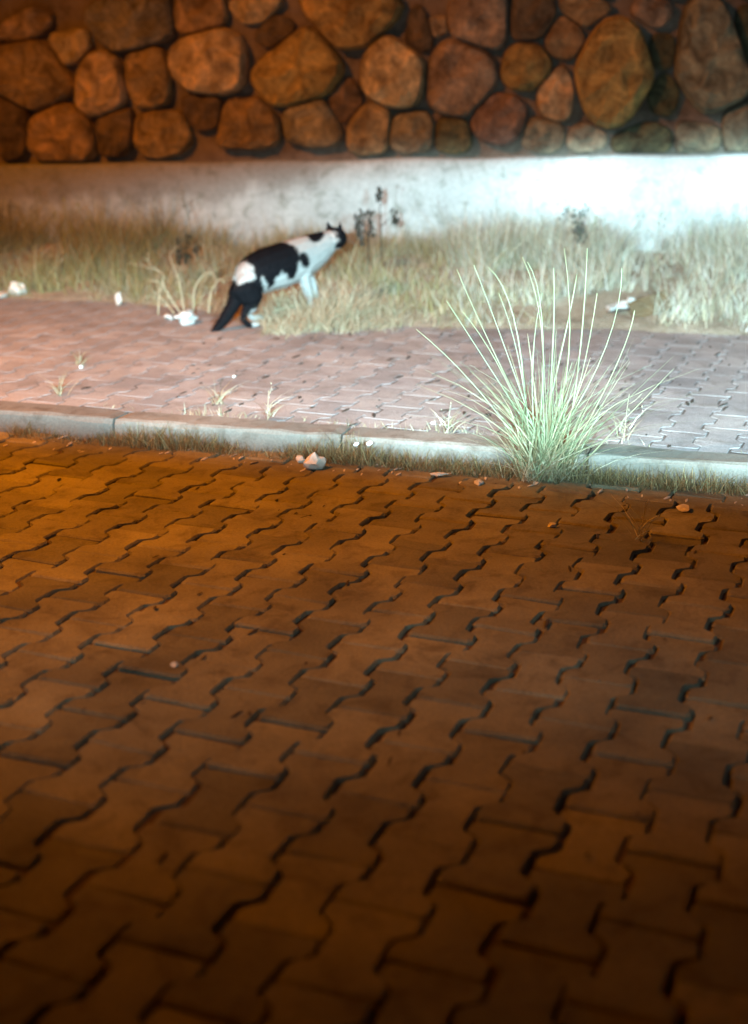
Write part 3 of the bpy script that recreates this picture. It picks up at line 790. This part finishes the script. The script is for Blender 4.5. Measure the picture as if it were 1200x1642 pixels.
# dark leaf bits put in as the sidewalk's open pits, and crumbs in joints
def crumbs(name, label, cat, n, nlo, nhi, mat, sz, zf):
    bm = bmesh.new()
    for _ in range(n):
        t_ = random.uniform(-2.4, 2.2); n_ = random.uniform(nlo, nhi); p = from_nt(n_, t_, zf(n_))
        s = random.uniform(*sz)
        mat4 = Matrix.Translation(p) @ Matrix.Rotation(PA + math.pi / 2 + random.gauss(0, .2), 4, 'Z') @ Matrix.Rotation(random.uniform(-.4, .4), 4, 'X') @ Matrix.Diagonal((s * random.uniform(1.5, 6.5), s, s * .4, 1))
        bmesh.ops.create_icosphere(bm, subdivisions=1, radius=1, matrix=mat4)
    return tag(bm_obj(name, bm, mat), label, cat, None, 'stuff')
crumbs('leaf_pit_marks', 'dark leaf bits added as the open pits in the sidewalk joints', 'pit marks', 230, KN1 + .03, 5.9, M_DARKBIT, (.003, .008), lambda n_: WALK_Z + .001)
crumbs('grit', 'small pale grit along the foot of the kerb', 'grit', 160, 3.66, 3.83, M_PEB, (.0015, .005), lambda n_: .001)
crumbs('soil_crumbs', 'dark soil crumbs in the joints of the car park pavers', 'soil', 120, 1.3, 3.7, M_DARKBIT, (.0015, .005), lambda n_: .0005)

# white carton and brown board by the right grass edge
def crumple_box(name, sx, sy, sz, mat, parent, loc, rot, amp):
    bm = bmesh.new(); bmesh.ops.create_cube(bm, size=1)
    bmesh.ops.subdivide_edges(bm, edges=bm.edges, cuts=4, use_grid_fill=True)
    for v in bm.verts:
        v.co = Vector((v.co.x * sx, v.co.y * sy, v.co.z * sz))
        v.co += Vector([amp * noise.noise(v.co * 22 + Vector((q * 9, 0, 0))) for q in range(3)])
    o = bm_obj(name, bm, mat, parent); o.location = loc; o.rotation_euler = rot; return o
p = on_z(995, 500, .10); p.z = max(bank_z(p.x, p.y), WALK_Z) + .012
p.z += .01
e = empty('white_carton', p, 'flattened white carton with a dark edge lying before the grass', 'litter')
crumple_box('carton', .11, .05, .022, M_WHITE, e, (-.01, 0, .012), (.1, -.18, .25), .012)
crumple_box('flap', .035, .03, .045, M_WHITE, e, (.052, .005, .030), (.1, .15, .3), .010)
crumple_box('dark_rim', .15, .02, .010, M_DARKBIT, e, (0, -.035, -.004), (0, -.15, .2), .006)
p = on_z(1042, 498, .12); p.z = max(bank_z(p.x, p.y), WALK_Z) + .045
crumple_box('board_scrap', .20, .014, .095, M_CARD, None, p, (-.5, -.30, .25), .010)
tag(bpy.data.objects['board_scrap'], 'brown torn cardboard leaning right of the white carton', 'cardboard')

# ---------------------------------------------------------------- the cat
CS = 1.10
CAT_P = on_z(404, 522, WALK_Z)                 # between the hind paws
CAT_RZ = math.radians(34)
cat = empty('cat', (0, 0, 0), 'black and white cat walking away to the right into the dry grass', 'cat')
def loft(bm, secs, sides=14):
    """secs: (x, y, z, ry, rz) cross-sections; each ring is perpendicular to the path"""
    P = [Vector(s[:3]) for s in secs]; rings = []
    for i, s in enumerate(secs):
        d = (P[min(i + 1, len(P) - 1)] - P[max(i - 1, 0)]).normalized()
        side = Vector((0, 1, 0)) - d * d.y; side.normalize(); up = d.cross(side).normalized()
        rings.append([bm.verts.new(P[i] + side * math.cos(2 * math.pi * k / sides) * s[3] + up * math.sin(2 * math.pi * k / sides) * s[4]) for k in range(sides)])
    for a, b in zip(rings, rings[1:]):
        for k in range(sides):
            bm.faces.new((a[k], a[(k + 1) % sides], b[(k + 1) % sides], b[k]))
    bm.faces.new(rings[0][::-1]); bm.faces.new(rings[-1])
def ball(bm, c, r, rot=None):
    m = Matrix.Translation(c) @ (rot or Matrix.Identity(4)) @ Matrix.Diagonal((*r, 1))
    bmesh.ops.create_icosphere(bm, subdivisions=3, radius=1, matrix=m)
HEAD = Vector((.300, -.006, .268)); HYAW = math.radians(14)
bm = bmesh.new()
loft(bm, [(-.176, 0, .158, .030, .030), (-.162, 0, .170, .054, .054), (-.138, 0, .188, .070, .072), (-.10, 0, .204, .078, .086), (-.05, 0, .213, .080, .090), (.02, 0, .214, .080, .092),
          (.09, 0, .220, .074, .090), (.14, 0, .228, .066, .084), (.185, 0, .236, .058, .076), (.225, -.002, .248, .052, .066), (.27, -.005, .262, .045, .050), (.292, -.006, .268, .02, .02)])
hr = Matrix.Rotation(HYAW, 4, 'Z') @ Matrix.Rotation(math.radians(12), 4, 'Y')
ball(bm, HEAD, (.054, .052, .048), hr)
hm = lambda v: HEAD + (hr.to_3x3() @ Vector(v))
ball(bm, hm((.038, 0, -.010)), (.026, .022, .018)); ball(bm, hm((.010, .022, -.012)), (.028, .022, .024)); ball(bm, hm((.010, -.022, -.012)), (.028, .022, .024))
for sy in (1, -1):                                            # ears
    b0 = [hm(v) for v in ((.010, sy * .050, .018), (.010, sy * .012, .042), (-.024, sy * .034, .032))]; tp = hm((-.008, sy * .040, .078))
    inner = hm((.004, sy * .028, .030))
    vs = [bm.verts.new(v) for v in b0] + [bm.verts.new(tp)]
    for f in ((0, 1, 3), (1, 2, 3), (2, 0, 3), (0, 2, 1)): bm.faces.new([vs[i] for i in f])
# hind legs (left one a step ahead), front legs
def hind(y, dx):
    sy = 1 if y > 0 else -1
    loft(bm, [(-.150 + dx * .3, y * .7, .185, .036, .052), (-.180 + dx * .5, y, .160, .040, .072), (-.155 + dx * .8, y * 1.1, .115, .032, .052), (-.165 + dx, y * 1.1, .088, .022, .030), (-.195 + dx, y * 1.05, .070, .0125, .015),
              (-.205 + dx, y * 1.05, .052, .0115, .013), (-.196 + dx, y * 1.05, .028, .0115, .012), (-.184 + dx, y * 1.05, .014, .013, .012)], 12)
    ball(bm, (-.168 + dx, y * 1.05, .012), (.026, .015, .012))
    for q in (-1, 0, 1): ball(bm, (-.148 + dx, y * 1.05 + q * .009, .009), (.010, .0055, .008))
hind(-.042, -.015); hind(.044, .055)
def front(y, dx, lift):
    loft(bm, [(.125 + dx * .2, y * .8, .235, .028, .045), (.128 + dx * .4, y, .185, .026, .036), (.118 + dx * .7, y, .145, .020, .024), (.130 + dx, y, .105, .0155, .017), (.138 + dx, y, .065, .013, .014),
              (.140 + dx, y, .035 + lift, .0125, .0125), (.146 + dx, y, .016 + lift, .014, .012)], 12)
    ball(bm, (.158 + dx, y, .012 + lift), (.022, .0155, .012))
    for q in (-1, 0, 1): ball(bm, (.175 + dx, y + q * .009, .010 + lift), (.009, .0055, .008))
front(-.036, -.02, 0); front(.036, .05, 0.01)
# tail hanging down and back
loft(bm, [(-.150, -.002, .185, .030, .030), (-.186, -.004, .168, .029, .029), (-.214, -.010, .145, .029, .029), (-.240, -.018, .110, .027, .027), (-.276, -.024, .080, .025, .025), (-.308, -.030, .056, .021, .021), (-.345, -.036, .036, .016, .016), (-.375, -.040, .022, .009, .009), (-.388, -.042, .016, .003, .003)], 12)
cme = bpy.data.meshes.new('cat_raw'); bm.to_mesh(cme); bm.free()
tmp = bpy.data.objects.new('cat_raw', cme); COL.objects.link(tmp)
rm = tmp.modifiers.new('r', 'REMESH'); rm.mode = 'VOXEL'; rm.voxel_size = 0.0042; rm.use_smooth_shade = True
sm = tmp.modifiers.new('s', 'SMOOTH'); sm.factor = 0.5; sm.iterations = 5
dg = bpy.context.evaluated_depsgraph_get()
body_me = bpy.data.meshes.new_from_object(tmp.evaluated_get(dg)); body_me.name = 'body'
bpy.data.objects.remove(tmp)

def coat(p):
    """1 = white, 0 = black; the pattern of the cat's own fur (its right side is the one seen)"""
    x, y, z = p
    w = 0.008 * noise.noise(Vector(p) * 38) + 0.006 * noise.noise(Vector(p) * 130)
    def el(cx, cz, rx, rz, tl=0):
        c, s = math.cos(tl), math.sin(tl); dx, dz = x - cx, z - cz
        return math.hypot((dx * c + dz * s) / rx, (-dx * s + dz * c) / rz) - 1 + w * 12
    # head
    hl = hr.to_3x3().inverted() @ (Vector(p) - HEAD)
    if x > .262:
        if hl.x > .045 and hl.z < .000: return 1                 # muzzle
        if abs(hl.y) < .008 and hl.x > .0 and hl.z > 0: return 1 # blaze
        if hl.z < -.040: return 1
        if hl.x < -.030 + w * 2: return 1                        # white collar
        return 0
    blk = False
    if x < -.19 and z < .205: blk = True                        # tail and its root
    if el(-.178, .145, .095, .070, -.15) < 0 and z > .080: blk = True   # thigh
    if el(-.055, .262, .135, .075, .0) < 0 and z > .192: blk = True   # saddle
    if el(-.105, .205, .050, .066, .3) < 0: blk = True
    if el(.030, .236, .034, .075, -.1) < 0: blk = True            # front lobe of the saddle
    if el(.100, .226, .024, .036, .25) < 0 and y < 0.01: blk = True   # shoulder spot
    if el(.205, .310, .048, .024, .35) < 0: blk = True            # nape
    if -.23 < x < -.143 + w and z > .198 + w: blk = False         # white patch on the rump
    if abs(x + .022 + w) < (.215 - z) * .35 and z < .215: blk = False   # white wedge rising from the belly
    if -.118 < x + (z - .18) * .35 + w < -.100 and z < .205: blk = False  # light line between thigh and flank
    return 0 if blk else 1
ca = body_me.attributes.new('col', 'FLOAT_COLOR', 'POINT')
vals = np.empty((len(body_me.vertices), 4), 'f4')
for i, v in enumerate(body_me.vertices):
    k = coat(v.co)
    vals[i] = (.42, .42, .41, 1) if k else (.006, .006, .008, 1)
ed = np.empty(len(body_me.edges) * 2, 'i4'); body_me.edges.foreach_get('vertices', ed); ed = ed.reshape(-1, 2)
for _ in range(2):                                  # soft borders where white and black hairs mingle
    acc = vals.copy(); cn = np.ones(len(vals), 'f4')
    for a_, b_ in ((0, 1), (1, 0)):
        np.add.at(acc, ed[:, a_], vals[ed[:, b_]]); np.add.at(cn, ed[:, a_], 1)
    vals = (acc / cn[:, None]).astype('f4')
ca.data.foreach_set('color', vals.ravel())
M_FUR, nt, bs = mat_new('cat_fur')
a = nt.nodes.new('ShaderNodeAttribute'); a.attribute_name = 'col'
link(nt, a.outputs['Color'], bs.inputs['Base Color']); bs.inputs['Roughness'].default_value = 0.75
bs.inputs['Specular IOR Level'].default_value = 0.10
bump(nt, bs, noise_tex(nt, 260, 3, .6, 'Object'), 0.5, .003)
body = mesh_obj('body', body_me, None, cat, True); body_me.materials.clear(); body_me.materials.append(M_FUR)
# fur: short hairs lying back along the body, coloured like the skin below
NH = 26000
idx = rng.integers(0, len(body_me.vertices), NH)
V, Fc, Cc = [], [], []
for i in idx:
    v = body_me.vertices[int(i)]; nrm = v.normal
    if v.co.z < .03 or v.co.x > .27: L = .004
    else: L = random.uniform(.009, .017)
    d = (nrm * .55 + Vector((-1, 0, -.25)) * .8 + Vector([random.gauss(0, .2) for _ in range(3)])).normalized()
    sd = d.cross(nrm); sd = (sd.normalized() if sd.length > 1e-4 else Vector((0, 1, 0))) * .0007
    b = len(V); V += [v.co - sd, v.co + sd, v.co + d * L]; Fc.append((b, b + 1, b + 2))
    kk = coat(v.co + d * L * random.uniform(-.9, .5)); jj = random.uniform(.8, 1.15)
    Cc += [(.44 * jj, .44 * jj, .43 * jj, 1) if kk else (.008, .008, .010, 1)] * 3
fur = from_py('fur', V, Fc, M_FUR, cat); fc = fur.data.attributes.new('col', 'FLOAT_COLOR', 'POINT')
fc.data.foreach_set('color', np.array(Cc, 'f4').ravel()); fur['kind'] = 'stuff'
M_EYE = plain('cat_eye', (.35, .40, .08), .1, .1); M_NOSE = plain('cat_nose', (.45, .22, .2), .5, .1)
for sy in (1, -1):
    b2 = bmesh.new(); bmesh.ops.create_icosphere(b2, subdivisions=2, radius=.0075); o = bm_obj('eye', b2, M_EYE, cat, True); o.location = hm((.038, sy * .019, .008))
b2 = bmesh.new(); bmesh.ops.create_icosphere(b2, subdivisions=2, radius=.005); o = bm_obj('nose', b2, M_NOSE, cat, True); o.location = hm((.063, 0, -.003))
for sy in (1, -1):
    for q in range(4):
        a0 = hm((.052, sy * .014, -.012 + q * .003)); a1 = hm((.05 - q * .004, sy * .075, -.03 + q * .013))
        tube('whisker', [a0, (a0 + a1) / 2 + Vector((0, 0, .003)), a1], .0004, .0002, (.8, .8, .8), cat, 3)
PITCHC = math.radians(-9)
Mc = Matrix.Translation(CAT_P) @ Matrix.Rotation(CAT_RZ, 4, 'Z') @ Matrix.Rotation(PITCHC, 4, 'Y') @ Matrix.Scale(CS, 4) @ Matrix.Translation((.165, 0, 0.002))
cat.matrix_world = Mc
